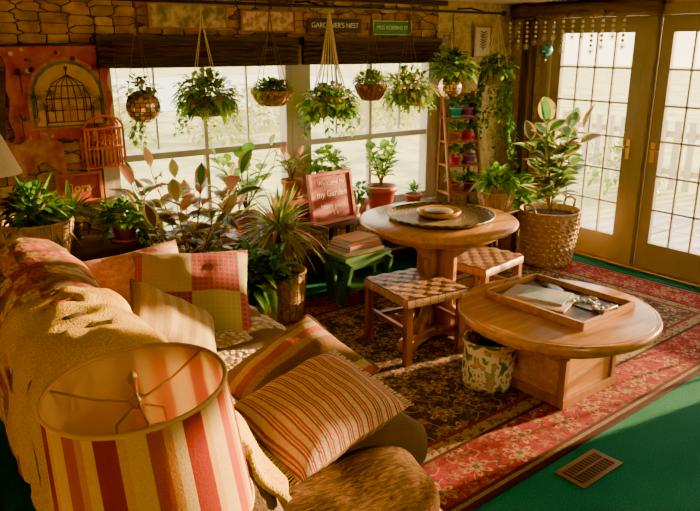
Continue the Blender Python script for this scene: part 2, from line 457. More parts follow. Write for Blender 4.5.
b = MB(); b.lathe([(.001, 0), (.11, 0), (.13, .01), (.14, .03), (.135, .035), (.12, .028), (.001, .024)], oak, seg=40)
b.lathe([(.001, .025), (.09, .027), (.085, .034), (.001, .034)], tm, seg=40)
b.done('trinket_dish', (2.96, 3.12, .784))

# ------------------------------------------------------------------ woven stools
strap = M('woven_strap', (.27, .125, .05), .42, var=(.38, .20, .09), scale=10, bump=.2)
legw = wood('stool_wood', (.15, .042, .014), (.30, .11, .035), 'z', .4)
def stool(loc, rz, w=.42, d=.36, h=.42):
    b = MB()
    for sx in (-1, 1):
        for sy in (-1, 1):
            b.box((sx*(w/2-.025), sy*(d/2-.025), h/2-.01), (.042, .042, h-.02), legw)
    for sy in (-1, 1):
        b.box((0, sy*(d/2-.02), h-.035), (w-.01, .036, .05), legw); b.box((0, sy*(d/2-.025), .16), (w-.08, .022, .028), legw)
    for sx in (-1, 1):
        b.box((sx*(w/2-.02), 0, h-.035), (.036, d-.01, .05), legw); b.box((sx*(w/2-.025), 0, .21), (.022, d-.08, .028), legw)
    b.box((0, 0, h-.022), (w-.02, d-.02, .02), strap)
    nx, ny = 8, 8; px, py = w/nx, d/ny
    for j in range(ny):
        y = -d/2+py*(j+.5); pts = []
        for i in range(nx*4+1):
            x = -w/2+w*i/(nx*4); s = math.sin(PI*(x+w/2)/px)*(1 if j % 2 else -1)
            ed = min(1, (w/2-abs(x))/.02)
            pts.append((x, h-.004+.0035*s-.012*(1-ed)))
        pts = [(-w/2-.002, h-.06)]+pts+[(w/2+.002, h-.06)]
        vs = []; fs = []
        for k, (x, z) in enumerate(pts): vs += [(x, y-py*.46, z), (x, y+py*.46, z)]
        for k in range(len(pts)-1): fs.append((2*k, 2*k+2, 2*k+3, 2*k+1))
        b.add(vs, fs, strap, True)
    for i in range(nx):
        x = -w/2+px*(i+.5); pts = []
        for j in range(ny*4+1):
            y = -d/2+d*j/(ny*4); s = math.sin(PI*(y+d/2)/py)*(-1 if i % 2 else 1)*-1
            ed = min(1, (d/2-abs(y))/.02)
            pts.append((y, h-.004+.0035*s-.012*(1-ed)))
        pts = [(-d/2-.002, h-.06)]+pts+[(d/2+.002, h-.06)]
        vs = []; fs = []
        for k, (y, z) in enumerate(pts): vs += [(x-px*.46, y, z), (x+px*.46, y, z)]
        for k in range(len(pts)-1): fs.append((2*k, 2*k+1, 2*k+3, 2*k+2))
        b.add(vs, fs, strap, True)
    return b.done('woven_stool', loc, (0, 0, rz))
stool((2.68, 3.01, .012), math.radians(-6), .43, .47)
stool((3.41, 3.17, .012), math.radians(10), .46, .40)

# ------------------------------------------------------------------ coffee table
b = MB()
b.lathe([(.001, .385), (.49, .385), (.505, .39), (.52, .41), (.525, .425), (.518, .44), (.505, .446), (.495, .444), (.49, .447), (.001, .447)], oak, seg=72)
b.lathe([(.001, .345), (.43, .345), (.43, .385), (.001, .385)], oakd, seg=48)
b.box((.03, 0, .17), (.44, .42, .33), oak); b.box((.03, 0, .03), (.48, .46, .05), oakd)
for s1 in (-1, 1):
    for s2 in (-1, 1): b.box((.03+s1*.215, s2*.205, .19), (.035, .035, .30), oakd)
b.done('coffee_table', (2.96, 2.18, .012), (0, 0, math.radians(2)), bevel=.005)
b = MB(); L, W = .62, .46
b.box((0, 0, .006), (W, L, .012), dkw)
for s1 in (-1, 1): b.box((s1*W/2, 0, .022), (.016, L+.016, .044), oak); b.box((0, s1*L/2, .022), (W, .016, .044), oak)
for s1 in (-1, 1): b.tube([(-.07, s1*L/2, .044), (-.06, s1*L/2, .06), (.06, s1*L/2, .06), (.07, s1*L/2, .044)], .008, oakd)
b.done('serving_tray', (3.01, 2.22, .460), (0, 0, math.radians(3)), bevel=.003)
def mag_mat(name, c1, c2, sc):
    t = NT(name); n = t.noise(t.coord(), sc, 3)
    return t.bsdf(t.ramp(n, [(.4, c1), (.6, c2)], False), .35)
mg = mag_mat('magazine_cover', (.42, .40, .36), (.52, .33, .20), 9); paperw = M('paper', (.62, .56, .46), .8)
b = MB(); b.box((0, 0, .006), (.27, .36, .010), paperw); b.box((0, 0, .0115), (.275, .365, .001), mg)
b.box((.02, -.02, .018), (.20, .26, .012), mag_mat('book_cover', (.20, .23, .27), (.38, .36, .33), 6)); 
b.done('magazine_stack', (2.96, 2.30, .473), (0, 0, .35))
b = MB(); b.rbox((0, 0, .008), (.075, .15, .014), .006, M('phone_dark', (.02, .02, .025), .2), 4)
b.done('phone', (3.15, 2.36, .473), (0, 0, -.5))
b = MB(); sv = M('silver_shell', (.62, .60, .56), .3, .3)
for k in range(34):
    x, y = R.uniform(-.07, .07), R.uniform(-.10, .10)
    b.ball((x, y, .010+R.uniform(0, .008)), R.uniform(.009, .014), sv, 8, (1, R.uniform(.6, 1.2), .6))
b.box((0, 0, .003), (.17, .24, .005), M('slate_plate', (.10, .09, .08), .4))
b.done('seashells', (3.11, 2.05, .473))
def floral_cloth():
    t = NT('floral_cloth'); c = t.coord()
    n = t.noise(c, 16, 2)
    col = t.ramp(n, [(0, (.10, .18, .07)), (.40, (.26, .34, .12)), (.44, (.80, .72, .52)), (.56, (.80, .72, .52)), (.58, (.30, .34, .13)), (.65, (.6, .34, .2))], True)
    return t.bsdf(col, .9)
b = MB(); fc = floral_cloth()
b.lathe([(.001, .0), (.12, .0), (.135, .04), (.14, .14), (.135, .24), (.14, .27), (.145, .28), (.13, .28), (.12, .24), (.12, .05), (.001, .04)], fc, seg=48, wob=.06)
b.tube([(-.12, 0, .27), (-.12, 0, .31), (-.05, .02, .315), (0, .02, .30), (.08, .02, .315), (.12, 0, .27)], .008, M('bag_strap', (.2, .05, .03), .8))
b.done('fabric_bag', (2.67, 2.38, .012))

# ------------------------------------------------------------------ sofa
sofc = M('sofa_fabric', (.11, .06, .026), .9, var=(.17, .095, .04), scale=5, bump=.4, bscale=150)
def quilt_mat():
    t = NT('patchwork_quilt'); o = t.xyz(); v = t.comb(o[1], t.m('ADD', o[0], o[2]))
    vo = t.n('ShaderNodeTexVoronoi', voronoi_dimensions='2D', distance='CHEBYCHEV'); t.set(vo.inputs['Vector'], v)
    vo.inputs['Scale'].default_value = 11; vo.inputs['Randomness'].default_value = .3
    sp = t.n('ShaderNodeSeparateColor'); t.set(sp.inputs[0], vo.outputs['Color'])
    col = t.ramp(sp.outputs[0], [(0, (.42, .09, .035)), (.2, (.60, .36, .08)), (.38, (.28, .13, .04)), (.55, (.62, .26, .06)), (.7, (.58, .44, .20)), (.85, (.36, .06, .035))], True)
    n = t.noise(v, 40, 3); col = t.mix(.8, col, t.ramp(n, [(.38, (.40, .32, .22)), (.6, (1.2, 1.1, 1))]), 'MULTIPLY')
    return t.bsdf(col, .9, 0, t.m('SUBTRACT', n, vo.outputs['Distance']), .5, .01)
quilt = quilt_mat()
def fleece_mat(name, c1, c2, sc=160):
    t = NT(name); c = t.coord(); n = t.noise(c, sc, 3); n2 = t.noise(c, 4, 3)
    col = t.ramp(n2, [(.35, c1), (.65, c2)]); col = t.mix(.5, col, t.ramp(n, [(.35, (.45, .45, .45)), (.65, (1.2, 1.2, 1.2))]), 'MULTIPLY')
    return t.bsdf(col, .95, 0, n, .9, .012, spec=.1)
fleece = fleece_mat('golden_fleece', (.62, .37, .025), (.78, .50, .05))
def weave_mat():
    t = NT('brown_woven_throw'); o = t.xyz()
    n = t.noise(t.coord(), 7, 3)
    n2 = t.noise(t.comb(t.m('MULTIPLY', o[0], 20), t.m('MULTIPLY', o[1], 120), t.m('MULTIPLY', o[2], 120)), 1, 3)
    col = t.ramp(n, [(.35, (.060, .028, .010)), (.65, (.12, .06, .02))])
    col = t.mix(.6, col, t.ramp(n2, [(.35, (.45, .42, .4)), (.62, (1.4, 1.35, 1.25))]), 'MULTIPLY')
    return t.bsdf(col, .95, 0, n2, .8, .012, spec=.08)
armc = weave_mat()
def crochet_mat():
    t = NT('crochet_cotton'); c = t.coord()
    vo = t.n('ShaderNodeTexVoronoi'); t.set(vo.inputs['Vector'], c); vo.inputs['Scale'].default_value = 38
    col = t.ramp(vo.outputs['Distance'], [(.2, (.82, .70, .50)), (.6, (.42, .32, .2))])
    return t.bsdf(col, .95, 0, t.m('MULTIPLY', vo.outputs['Distance'], -1), .9, .02)
crochet = crochet_mat()

def catmull(pts, n):
    out = []; P = [pts[0]]+list(pts)+[pts[-1]]
    for i in range(1, len(P)-2):
        for k in range(n):
            t = k/n; a, b_, c, d = [V((*q, 0)) for q in P[i-1:i+3]]
            out.append(.5*((2*b_)+(c-a)*t+(2*a-5*b_+4*c-d)*t*t+(-a+3*b_-3*c+d)*t**3))
    out.append(V((*pts[-1], 0))); return [(p.x, p.y) for p in out]

def sheet(b, prof, y0, y1, mat, ny=40, amp=.012, seed=0, skew=0, nsc=5, folds=0):
    pr = catmull(prof, 6); vs, fs = [], []; n = len(pr)
    for j in range(ny+1):
        t = j/ny; y = y0+(y1-y0)*t
        for i, (x, z) in enumerate(pr):
            a = pr[max(i-1, 0)]; c = pr[min(i+1, n-1)]; tx, tz = c[0]-a[0], c[1]-a[1]; l = math.hypot(tx, tz) or 1
            nx, nz = -tz/l, tx/l
            d = amp*(mnoise.noise(V((x*nsc, y*nsc, z*nsc+seed)))+.5*mnoise.noise(V((x*nsc*2.5, y*nsc*2.5, z*6+seed))))+amp*.6
            d += folds*max(0, math.sin(y*22+3*mnoise.noise(V((x*3, seed, z*3)))+i*.05))**3
            yy = y+skew*(i/n)+.02*mnoise.noise(V((i*.4, seed, t*2)))
            vs.append((x+nx*d, yy, z+nz*d))
    for j in range(ny):
        for i in range(n-1):
            a = j*n+i; fs.append((a, a+1, a+n+1, a+n))
    b.add(vs, fs, mat, True)

sofa = bpy.data.objects.new('sofa', None); scn.collection.objects.link(sofa)
sofa.location = (1.0, 2.35, 0); sofa.rotation_euler = (0, 0, math.radians(-3))
O = V((-1.0, -2.35, 0))
def loc(*p): return V(p)+O
b = MB()
b.rbox(loc(.98, 2.35, .23), (.92, 2.0, .34), .06, sofc, 10); 
for x in (.6, 1.35):
    for y in (1.42, 3.3): b.box(loc(x, y, .03), (.07, .07, .06), dkw)
b.done('base', merge=True, parent=sofa)
b = MB()
for y0, y1 in ((1.62, 2.39), (2.39, 3.15)):
    b.rbox(loc(1.19, (y0+y1)/2, .42), (.78, y1-y0-.01, .20), .08, sofc, 12, .012)
b.done('seat_cushions', merge=True, parent=sofa)
b = MB(); b.rbox(loc(.91, 1.43, .345), (.90, .37, .55), .15, armc, 26, .024, nsc=8); b.done('arm_near', merge=True, parent=sofa)
b = MB(); b.rbox(loc(.96, 3.28, .34), (.90, .26, .54), .12, armc, 16, .014, nsc=7); b.done('arm_far', merge=True, parent=sofa)
bp = [(.42, .12), (.36, .3), (.34, .6), (.36, .8), (.44, .90), (.56, .93), (.69, .90), (.76, .82), (.82, .68), (.88, .52), (.92, .40), (.86, .2), (.7, .12)]
def backrest(b, y0, y1, mat):
    pr = catmull(bp+[bp[0]], 3)[:-1]; cx, cz = .6, .5; n = len(pr); ns = 16; vs, fs = [], []
    for j in range(ns+1):
        t = j/ns; e = abs(2*t-1); k = 1-.16*max(0, (e-.6)/.4)**2.5; y = y0+(y1-y0)*(.5+.5*math.sin((t-.5)*PI)) 
        for x, z in pr:
            q = loc(cx+(x-cx)*k, y, cz+(z-cz)*k); q += V((0, 0, .012*mnoise.noise(q*6))); vs.append(q)
    for j in range(ns):
        for i in range(n): fs.append((j*n+i, j*n+(i+1) % n, (j+1)*n+(i+1) % n, (j+1)*n+i))
    fs.append(tuple(range(n))); fs.append(tuple(ns*n+i for i in range(n))[::-1])
    b.add(vs, fs, mat, True)
b = MB(); backrest(b, 1.32, 2.37, sofc); backrest(b, 2.36, 3.40, sofc); b.done('backrest', merge=True, parent=sofa)
def shp(p): return [(x+O.x, z) for x, z in p]
topp = [(.32, .30), (.325, .6), (.345, .80), (.43, .915), (.56, .95), (.70, .92), (.78, .83), (.845, .68), (.90, .55)]
b = MB(); sheet(b, shp(topp)[::-1], 2.45-2.35, 3.42-2.35, quilt, 40, .018, 3, folds=.008); b.done('patchwork_quilt_cover', parent=sofa, solid=.012)
b = MB(); p2 = [(x-.012 if x < .5 else x+.018, z+.02) for x, z in topp[:-1]]
sheet(b, shp(p2)[::-1], 1.32-2.35, 2.58-2.35, fleece, 90, .03, 8, 0, 4.5, folds=.022); b.done('fleece_blanket', parent=sofa, solid=.02)
b = MB(); p3 = [(.86, .66), (.92, .56), (1.05, .535), (1.3, .54), (1.5, .53), (1.60, .48), (1.615, .36), (1.62, .22)]
sheet(b, shp(p3)[::-1], 1.95-2.35, 3.12-2.35, crochet, 60, .016, 12, folds=.012); b.done('crochet_throw', parent=sofa, solid=.012)

# pillows
st_thin = stripes('pillow_ticking', [(0, (.66, .46, .25)), (.36, (.38, .045, .03)), (.5, (.66, .46, .25)), (.62, (.38, .05, .035)), (.70, (.64, .44, .25)), (.8, (.42, .06, .04)), (.93, (.66, .46, .25))], 0, .040)
st_wide = stripes('pillow_stripe', [(0, (.20, .10, .035)), (.40, (.38, .23, .085)), (.52, (.40, .09, .05)), (.66, (.50, .34, .14)), (.78, (.23, .125, .04))], 1, .26, offset=.3)
def patch_mat():
    t = NT('plaid_patch'); o = t.xyz()
    a = t.m('GREATER_THAN', t.m('SINE', t.m('MULTIPLY', o[0], 14)), 0); c = t.m('GREATER_THAN', t.m('SINE', t.m('MULTIPLY', t.m('ADD', o[1], .02), 14)), 0)
    x = t.mix(a, (.30, .03, .04), (.36, .33, .10)); y = t.mix(a, (.46, .37, .18), (.34, .05, .055))
    col = t.mix(c, x, y)
    l = t.m('LESS_THAN', t.m('FRACT', t.m('MULTIPLY', t.m('ADD', o[0], 5), 40)), .28); l2 = t.m('LESS_THAN', t.m('FRACT', t.m('MULTIPLY', t.m('ADD', o[1], 5), 40)), .28)
    col = t.mix(t.m('MULTIPLY', t.m('MAXIMUM', l, l2), .16), col, (.6, .45, .3))
    return t.bsdf(col, .9, 0, t.noise(t.coord(), 150, 2), .5, .005)
def pillow(loc_, rot, size, mat, pipe=None, fringe=None):
    b = MB(); b.cushion((0, 0, 0), size, mat, pipe=pipe, seed=loc_[0])
    if fringe:
        w, h, _ = size
        for sx in (-1, 1):
            for k in range(46):
                y = -h/2+h*k/45; b.tube([(sx*w/2*.97, y*.96, 0), (sx*(w/2+.022), y*.97+R.uniform(-.006, .006), -.006)], .0026, fringe, 4)
    return b.done('throw_pillow', loc_, rot, merge=False)
fr = M('fringe', (.62, .42, .2), .9)
d = math.radians
pillow((1.075, 1.65, .705), (d(12), d(-8), d(8)), (.46, .37, .18), st_thin, None, fr)
pillow((1.19, 1.95, .67), (d(18), d(-18), d(6)), (.45, .38, .17), st_wide, ropeb)
pillow((1.24, 2.98, .67), (d(46), d(3), d(-22)), (.56, .46, .15), patch_mat(), None)
pillow((1.02, 3.16, .69), (d(48), d(-6), d(-8)), (.54, .40, .14), M('pink_linen', (.48, .18, .13), .9, var=(.56, .36, .22), scale=40, bump=.3), None)
pillow((1.02, 2.66, .66), (d(22), d(34), d(-10)), (.42, .38, .14), stripes('pillow_tan', [(0, (.54, .38, .15)), (.5, (.44, .29, .10))], 0, .06), ropeb)

# ------------------------------------------------------------------ foreground lamp
def shade_mat():
    t = NT('striped_lampshade'); o = t.xyz(); ang = t.m('ARCTAN2', o[1], o[0])
    f = t.m('FRACT', t.m('ADD', t.m('MULTIPLY', ang, 7/(2*PI)), 20.25))
    col = t.ramp(f, [(0, (.78, .56, .22)), (.22, (.54, .11, .035)), (.40, (.66, .30, .05)), (.50, (.78, .56, .22)), (.64, (.36, .04, .02)), (.90, (.74, .44, .11))], True)
    n = t.noise(t.coord(), 200, 2)
    col = t.mix(.25, col, t.ramp(n, [(.3, (.5, .5, .5)), (.7, (1, 1, 1))]), 'MULTIPLY')
    return t.bsdf(col, .9, 0, n, .3, .003, .4, .1)
b = MB(); sm = shade_mat(); lin = M('shade_lining', (.82, .70, .38), .9, transl=.45)
rt, rb, hh = .180, .200, .30
def taper(r0, z0, r1, z1): return [(r0+(r1-r0)*k/8, z0+(z1-z0)*k/8) for k in range(9)]
b.lathe(taper(rb, 0, rt, hh), sm, seg=72)
b.lathe(taper(rt-.003, hh-.001, rb-.003, .001), lin, seg=72)
for r_, z_ in ((rt, hh), (rb, 0)):
    b.tube([((r_-.001)*math.cos(2*PI*k/48), (r_-.001)*math.sin(2*PI*k/48), z_) for k in range(49)], .005, M('shade_trim', (.60, .36, .14), .8), 6)
for k in range(3):
    a = 2*PI*k/3+.35
    b.tube([(0, 0, hh-.035), (rt*.5*math.cos(a), rt*.5*math.sin(a), hh-.03), (rt*math.cos(a), rt*math.sin(a), hh-.006)], .0026, brass, 6)
b.lathe([(.001, hh-.05), (.014, hh-.045), (.014, hh-.025), (.006, hh-.02), (.005, hh), (.011, hh+.012), (.009, hh+.024), (.003, hh+.034), (.001, hh+.036)], brass, seg=16)
for sg in (-1, 1): b.tube([(0, 0, hh-.04), (sg*.05, 0, hh-.07), (sg*.055, 0, hh-.18), (sg*.01, 0, hh-.26)], .0025, brass, 6)
b.ball((0, 0, hh-.15), .03, M('bulb_glass', (.7, .68, .6), .2), 16, (1, 1, 1.3))
b.tube([(0, 0, hh-.20), (0, 0, -.05)], .012, brass, 10)
cer = M('lamp_ceramic', (.25, .10, .05), .25)
b.lathe([(.001, -.36), (.085, -.36), (.09, -.345), (.05, -.33), (.05, -.31), (.10, -.25), (.115, -.19), (.09, -.12), (.035, -.07), (.02, -.04), (.001, -.04)], cer, seg=32)
b.done('table_lamp', (.422, 1.27, .853), (0, d(-5), 0))
b = MB(); b.box((0, 0, .465), (.42, .42, .03), dkw)
for sx in (-1, 1):
    for sy in (-1, 1): b.box((sx*.18, sy*.18, .225), (.035, .035, .45), dkw)
b.box((0, 0, .15), (.38, .38, .02), dkw)
b.done('side_table', (.26, 1.05, 0), bevel=.004)

# ------------------------------------------------------------------ plants helpers
def rnd_dir(zmin=-1, zmax=1):
    z = R.uniform(zmin, zmax); a = R.uniform(0, 2*PI); r = math.sqrt(max(0, 1-z*z)); return V((r*math.cos(a), r*math.sin(a), z))
def bush(b, c, rad, n, L, W, mats, flat=1.0, zmin=-.3, bend=.4):
    c = V(c)
    for k in range(n):
        dd = rnd_dir(zmin, 1); q = R.uniform(.35, 1)
        p = c+V((dd.x*rad*q, dd.y*rad*q, dd.z*rad*q*flat))
        e = (dd+rnd_dir()*.6).normalized(); s_ = R.uniform(.7, 1.2)
        b.leaf(p, e, L*s_, W*s_, bend, R.choice(mats), 3)
def trails(b, c, rad, n, length, L, W, mats, step=.028):
    c = V(c)
    for k in range(n):
        a = R.uniform(0, 2*PI); p = c+V((math.cos(a), math.sin(a), 0))*rad
        ln = length*R.uniform(.35, 1); pts = [c+V((math.cos(a), math.sin(a), 0))*rad*.5+V((0, 0, .02)), p.copy()]
        m = int(ln/step); q = p.copy()
        for i in range(m):
            q = q+V((R.uniform(-.012, .012)+math.cos(a)*.003, R.uniform(-.012, .012)+math.sin(a)*.003, -step)); pts.append(q.copy())
            e = V((R.uniform(-1, 1), R.uniform(-1, 1), R.uniform(-.6, .3)))
            b.leaf(q, e, L*R.uniform(.7, 1.1), W*R.uniform(.7, 1.1), .4, R.choice(mats), 2)
        b.tube(pts, .0018, lf1, 4)
def basket(b, r0, r1, h, mat, z=0, rows=None, c=(0, 0)):
    rows = rows or max(5, int(h/.022)); prof = []
    for i in range(rows*3+1):
        t = i/(rows*3); prof.append((r0+(r1-r0)*t**.8+.006*abs(math.sin(PI*t*rows)), z+h*t))
    b.lathe([(.001, z)]+prof, mat, (c[0], c[1], 0), 36)
    b.lathe([(prof[-1][0], z+h), (r1-.015, z+h), (r1-.02, z+h-.06)], mat, (c[0], c[1], 0), 36)
    for k in range(18):
        a = 2*PI*k/18; b.tube([(c[0]+(r0+.007)*math.cos(a), c[1]+(r0+.007)*math.sin(a), z+.005), (c[0]+((r0+r1)/2+.012)*math.cos(a), c[1]+((r0+r1)/2+.012)*math.sin(a), z+h*.45), (c[0]+(r1+.008)*math.cos(a), c[1]+(r1+.008)*math.sin(a), z+h)], .004, mat, 5)
    b.tube([(c[0]+(r1+.002)*math.cos(2*PI*k/30), c[1]+(r1+.002)*math.sin(2*PI*k/30), z+h) for k in range(31)], .009, mat, 6)
    b.lathe([(.001, z+h-.04), (r1-.012, z+h-.045)], soil, (c[0], c[1], 0), 24)
def pot(b, r, h, mat, c=(0, 0, 0), saucer=True):
    b.lathe([(.001, 0), (r*.7, 0), (r*.92, h*.78), (r*1.05, h*.78), (r*1.07, h), (r*.95, h), (r*.92, h*.85), (.001, h*.85)], mat, c, 28)
    b.lathe([(.001, h*.87), (r*.93, h*.87)], soil, c, 20)
    if saucer: b.lathe([(.001, -.001), (r*.95, -.001), (r*1.05, .018), (r*.98, .018), (r*.9, .008), (.001, .008)], mat, c, 28)
def spiky(b, c, n, L, W, mats, up=.3, bend=.5, k=6):
    for i in range(n):
        dd = rnd_dir(up, .98); l = L*R.uniform(.65, 1.05)
        b.leaf(V(c)+dd*.015+V((0, 0, R.uniform(0, .05))), dd, l, W, bend*R.uniform(.4, 1.2)*(1.2-dd.z), R.choice(mats), k, fold=.3)
def broad(b, c, stems, hgt, spread, L, W, mats, edge=None, nl=6, bend=.3, pw=.8):
    c = V(c)
    for s_ in range(stems):
        a = 2*PI*s_/stems+R.uniform(-.4, .4); pts = []; h = hgt*R.uniform(.7, 1)
        for i in range(6):
            t = i/5; pts.append(c+V((math.cos(a)*spread*t**1.3, math.sin(a)*spread*t**1.3, h*t)))
        b.tube(pts, [.007-.004*i/5 for i in range(6)], stemm, 6)
        for i in range(nl):
            t = .25+.75*i/(nl-1); q = t*5; j = min(4, int(q)); p = pts[j].lerp(pts[j+1], q-j)
            aa = a+i*2.4; e = V((math.cos(aa), math.sin(aa), .35+.5*t))
            if i == nl-1: e = V((math.cos(a)*.3, math.sin(a)*.3, 1))
            s2 = R.uniform(.75, 1.1); ed = R.choice(edge) if isinstance(edge, list) else edge
            b.tube([p, p+e.normalized()*L*.2*s2], .0025, stemm, 5)
            b.leaf(p+e.normalized()*L*.18*s2, e, L*s2, W*s2, bend*R.uniform(.5, 1.3), R.choice(mats), 7, ed, pw=pw)

ROD_Z = 2.03; RY = 4.30
def hang_lines(b, r, z_rim, z_top, n=3, mat=ropeb, rr=.0025):
    for k in range(n):
        a = 2*PI*k/n+.5; b.tube([(r*math.cos(a), r*math.sin(a), z_rim), (r*.12*math.cos(a), r*.12*math.sin(a), z_rim+(z_top-z_rim)*.75), (0, 0, z_top)], rr, mat, 5)
    b.tube([(0, 0, z_top), (.008, 0, z_top+.012), (0, 0, z_top+.024), (-.008, 0, z_top+.012)], .002, black, 5)

b = MB(); b.tube([(.85, RY, ROD_Z+.03), (4.75, RY, ROD_Z+.03)], .011, black, 10)
for x in (.85, 4.75): b.ball((x, RY, ROD_Z+.03), .022, black)
for x in (1.3, 2.86, 4.5): b.tube([(x, RY, ROD_Z+.04), (x, YW-.15, ROD_Z+.07), (x, YW, ROD_Z+.07)], .007, black, 6)
b.done('plant_hanging_rod')
def blind_mat():
    t = NT('woven_blind'); o = t.xyz(); n = t.noise(t.comb(t.m('MULTIPLY', o[0], 3), o[1], t.m('MULTIPLY', o[2], 90)), 2, 4)
    col = t.ramp(n, [(.35, (.035, .02, .013)), (.65, (.14, .08, .045))]); return t.bsdf(col, .8, 0, n, .6, .006, .08)
bm_ = blind_mat()
for x0, x1 in ((1.38, 2.84), (2.88, 4.26)):
    b = MB()
    b.box(((x0+x1)/2, YW-.05, 1.845), (x1-x0, .06, .03), dkw)
    for k in range(5): b.rbox(((x0+x1)/2, YW-.055-.004*(k % 2), 1.815-.034*k), (x1-x0, .045, .04), .015, bm_, 6)
    b.tube([(x0+.1, YW-.085, 1.83), (x0+.1, YW-.088, 1.35)], .002, ropeb, 4); b.ball((x0+.1, YW-.088, 1.34), .01, dkw, 8)
    b.done('woven_blind', merge=False)

zt = ROD_Z+.02
def hp(name, x, z, build): 
    b = MB(); build(b, z); return b.done(name, (x, RY, z))
def disco(b, r, mat):
    n = 12
    for i in range(n):
        t0, t1 = PI*i/n, PI*(i+1)/n
        if t1 > PI*.86: continue
        m = max(6, int(22*math.sin((t0+t1)/2)))
        for k in range(m):
            a0, a1 = 2*PI*(k+.06)/m, 2*PI*(k+.94)/m; tt0 = t0+.015; tt1 = t1-.015
            f = lambda t, a: (r*math.sin(t)*math.cos(a), r*math.sin(t)*math.sin(a), -r*math.cos(t))
            b.add([f(tt0, a0), f(tt0, a1), f(tt1, a1), f(tt1, a0)], [(0, 1, 2, 3)], mat)
    b.ball((0, 0, 0), r*.975, M('disco_grout', (.12, .05, .03), .5), 20)
def f1(b, z): disco(b, .105, copper); bush(b, (0, 0, .10), .09, 70, .06, .035, [lf2, lf6]); trails(b, (0, 0, .08), .09, 7, .12, .04, .03, [lf1, lf2]); trails(b, (0, 0, -.06), .06, 9, .20, .045, .035, [lf2, lf1]); hang_lines(b, .09, .06, zt-z)
hp('copper_ball_planter', 1.56, 1.44, f1)
def f2(b, z):
    basket(b, .09, .12, .11, strawm, -.10); bush(b, (0, 0, .03), .18, 560, .085, .036, [lf2, lf2, lf2, lf1, lf8], .8, -.7); trails(b, (0, 0, .03), .17, 26, .24, .05, .032, [lf2, lf1]); hang_lines(b, .12, .01, zt-z, 4, rope)
hp('hanging_spider_plant', 1.98, 1.46, f2)
def f3(b, z):
    basket(b, .075, .135, .10, strawm, -.08); bush(b, (0, 0, .03), .12, 240, .08, .028, [lf2, lf6, lf1, lf2], .5, 0); trails(b, (0, 0, .02), .13, 8, .09, .035, .022, [lf2, lf6]); hang_lines(b, .13, .02, zt-z, 4, ropeb)
hp('hanging_basket_fern', 2.47, 1.48, f3)
def f4(b, z):
    basket(b, .09, .13, .13, strawl, -.06); bush(b, (0, 0, .03), .19, 520, .07, .05, [lf1, lf2, lf7, lf2, lf4], .7, -.6); trails(b, (0, 0, .04), .19, 36, .26, .05, .04, [lf1, lf7, lf2])
    for k in range(16):
        a = 2*PI*k/16; b.tube([(.13*math.cos(a), .13*math.sin(a), .08), (.06*math.cos(a), .06*math.sin(a), .30), (.008*math.cos(a), .008*math.sin(a), zt-z-.05), (0, 0, zt-z)], .004, rope, 5)
    b.ball((0, 0, zt-z-.06), .018, rope, 10)
hp('macrame_hanging_pothos', 2.955, 1.37, f4)
def f5(b, z):
    basket(b, .06, .115, .11, M('rust_basket', (.34, .13, .06), .8, bump=.5), -.07); bush(b, (0, 0, .06), .12, 240, .08, .028, [lf2, lf6, lf1, lf2], .6, 0); hang_lines(b, .11, .04, zt-z, 4, ropeb)
hp('hanging_fern_basket', 3.33, 1.47, f5)
def f6(b, z):
    basket(b, .08, .12, .11, strawm, -.10); bush(b, (0, 0, .02), .19, 560, .085, .032, [lf2, lf2, lf1, lf4, lf8], .85, -.7); trails(b, (0, 0, .02), .18, 24, .2, .05, .028, [lf2, lf1]); hang_lines(b, .12, .01, zt-z, 4, ropeb)
hp('hanging_spider_plant', 3.70, 1.45, f6)
def f7(b, z):
    disco(b, .10, copper); bush(b, (0, 0, .15), .17, 260, .08, .045, [lf1, lf3, lf2]); trails(b, (0, 0, .1), .09, 5, .12, .04, .03, [lf1, lf2]); hang_lines(b, .09, .06, zt-z)
hp('copper_ball_planter', 4.16, 1.47, f7)
def f8(b, z):
    pot(b, .10, .13, M('cream_pot', (.5, .36, .22), .6), (0, 0, -.05), False); bush(b, (0, 0, .10), .14, 160, .08, .05, [lf1, lf7, lf2], .7, -.3); trails(b, (0, 0, .07), .11, 30, .85, .045, .036, [lf3, lf1, lf7], .03)
    for k in range(6):
        a = 2*PI*k/6; b.tube([(.10*math.cos(a), .10*math.sin(a), -.02), (.11*math.cos(a), .11*math.sin(a), .1), (0, 0, zt-z)], .004, rope, 5)
hp('hanging_string_vine', 4.68, 1.52, f8)

b = MB(); disco(b, .06, M('blue_mirror', (.15, .45, .62), .12, .9)); b.tube([(0, 0, .06), (0, 0, .27)], .0015, ropeb, 4); b.ball((0, 0, -.08), .012, copper, 8); b.tube([(0, 0, -.06), (0, 0, -.15)], .001, ropeb, 4)
b.done('disco_suncatcher', (5.06, 4.08, 1.76))
b = MB(); bead = M('bead_glass', (.75, .62, .42), .15, .2)
for k in range(13):
    y = 4.48-k*.095; n = R.randint(3, 6)
    b.tube([(0, y, 2.04), (0, y, 2.00-n*.038)], .0018, ropeb, 4)
    for i in range(n): b.ball((0, y, 1.99-i*.038), .014, R.choice([bead, copper, white, bead]), 8)
    for j in range(4):
        a = j*PI/4; dy, dz = .03*math.cos(a), .03*math.sin(a); b.tube([(0, y-dy, 1.98-n*.038-dz), (0, y+dy, 1.98-n*.038+dz)], .003, white, 4)
b.done('bead_garland', (5.05, 0, 0))

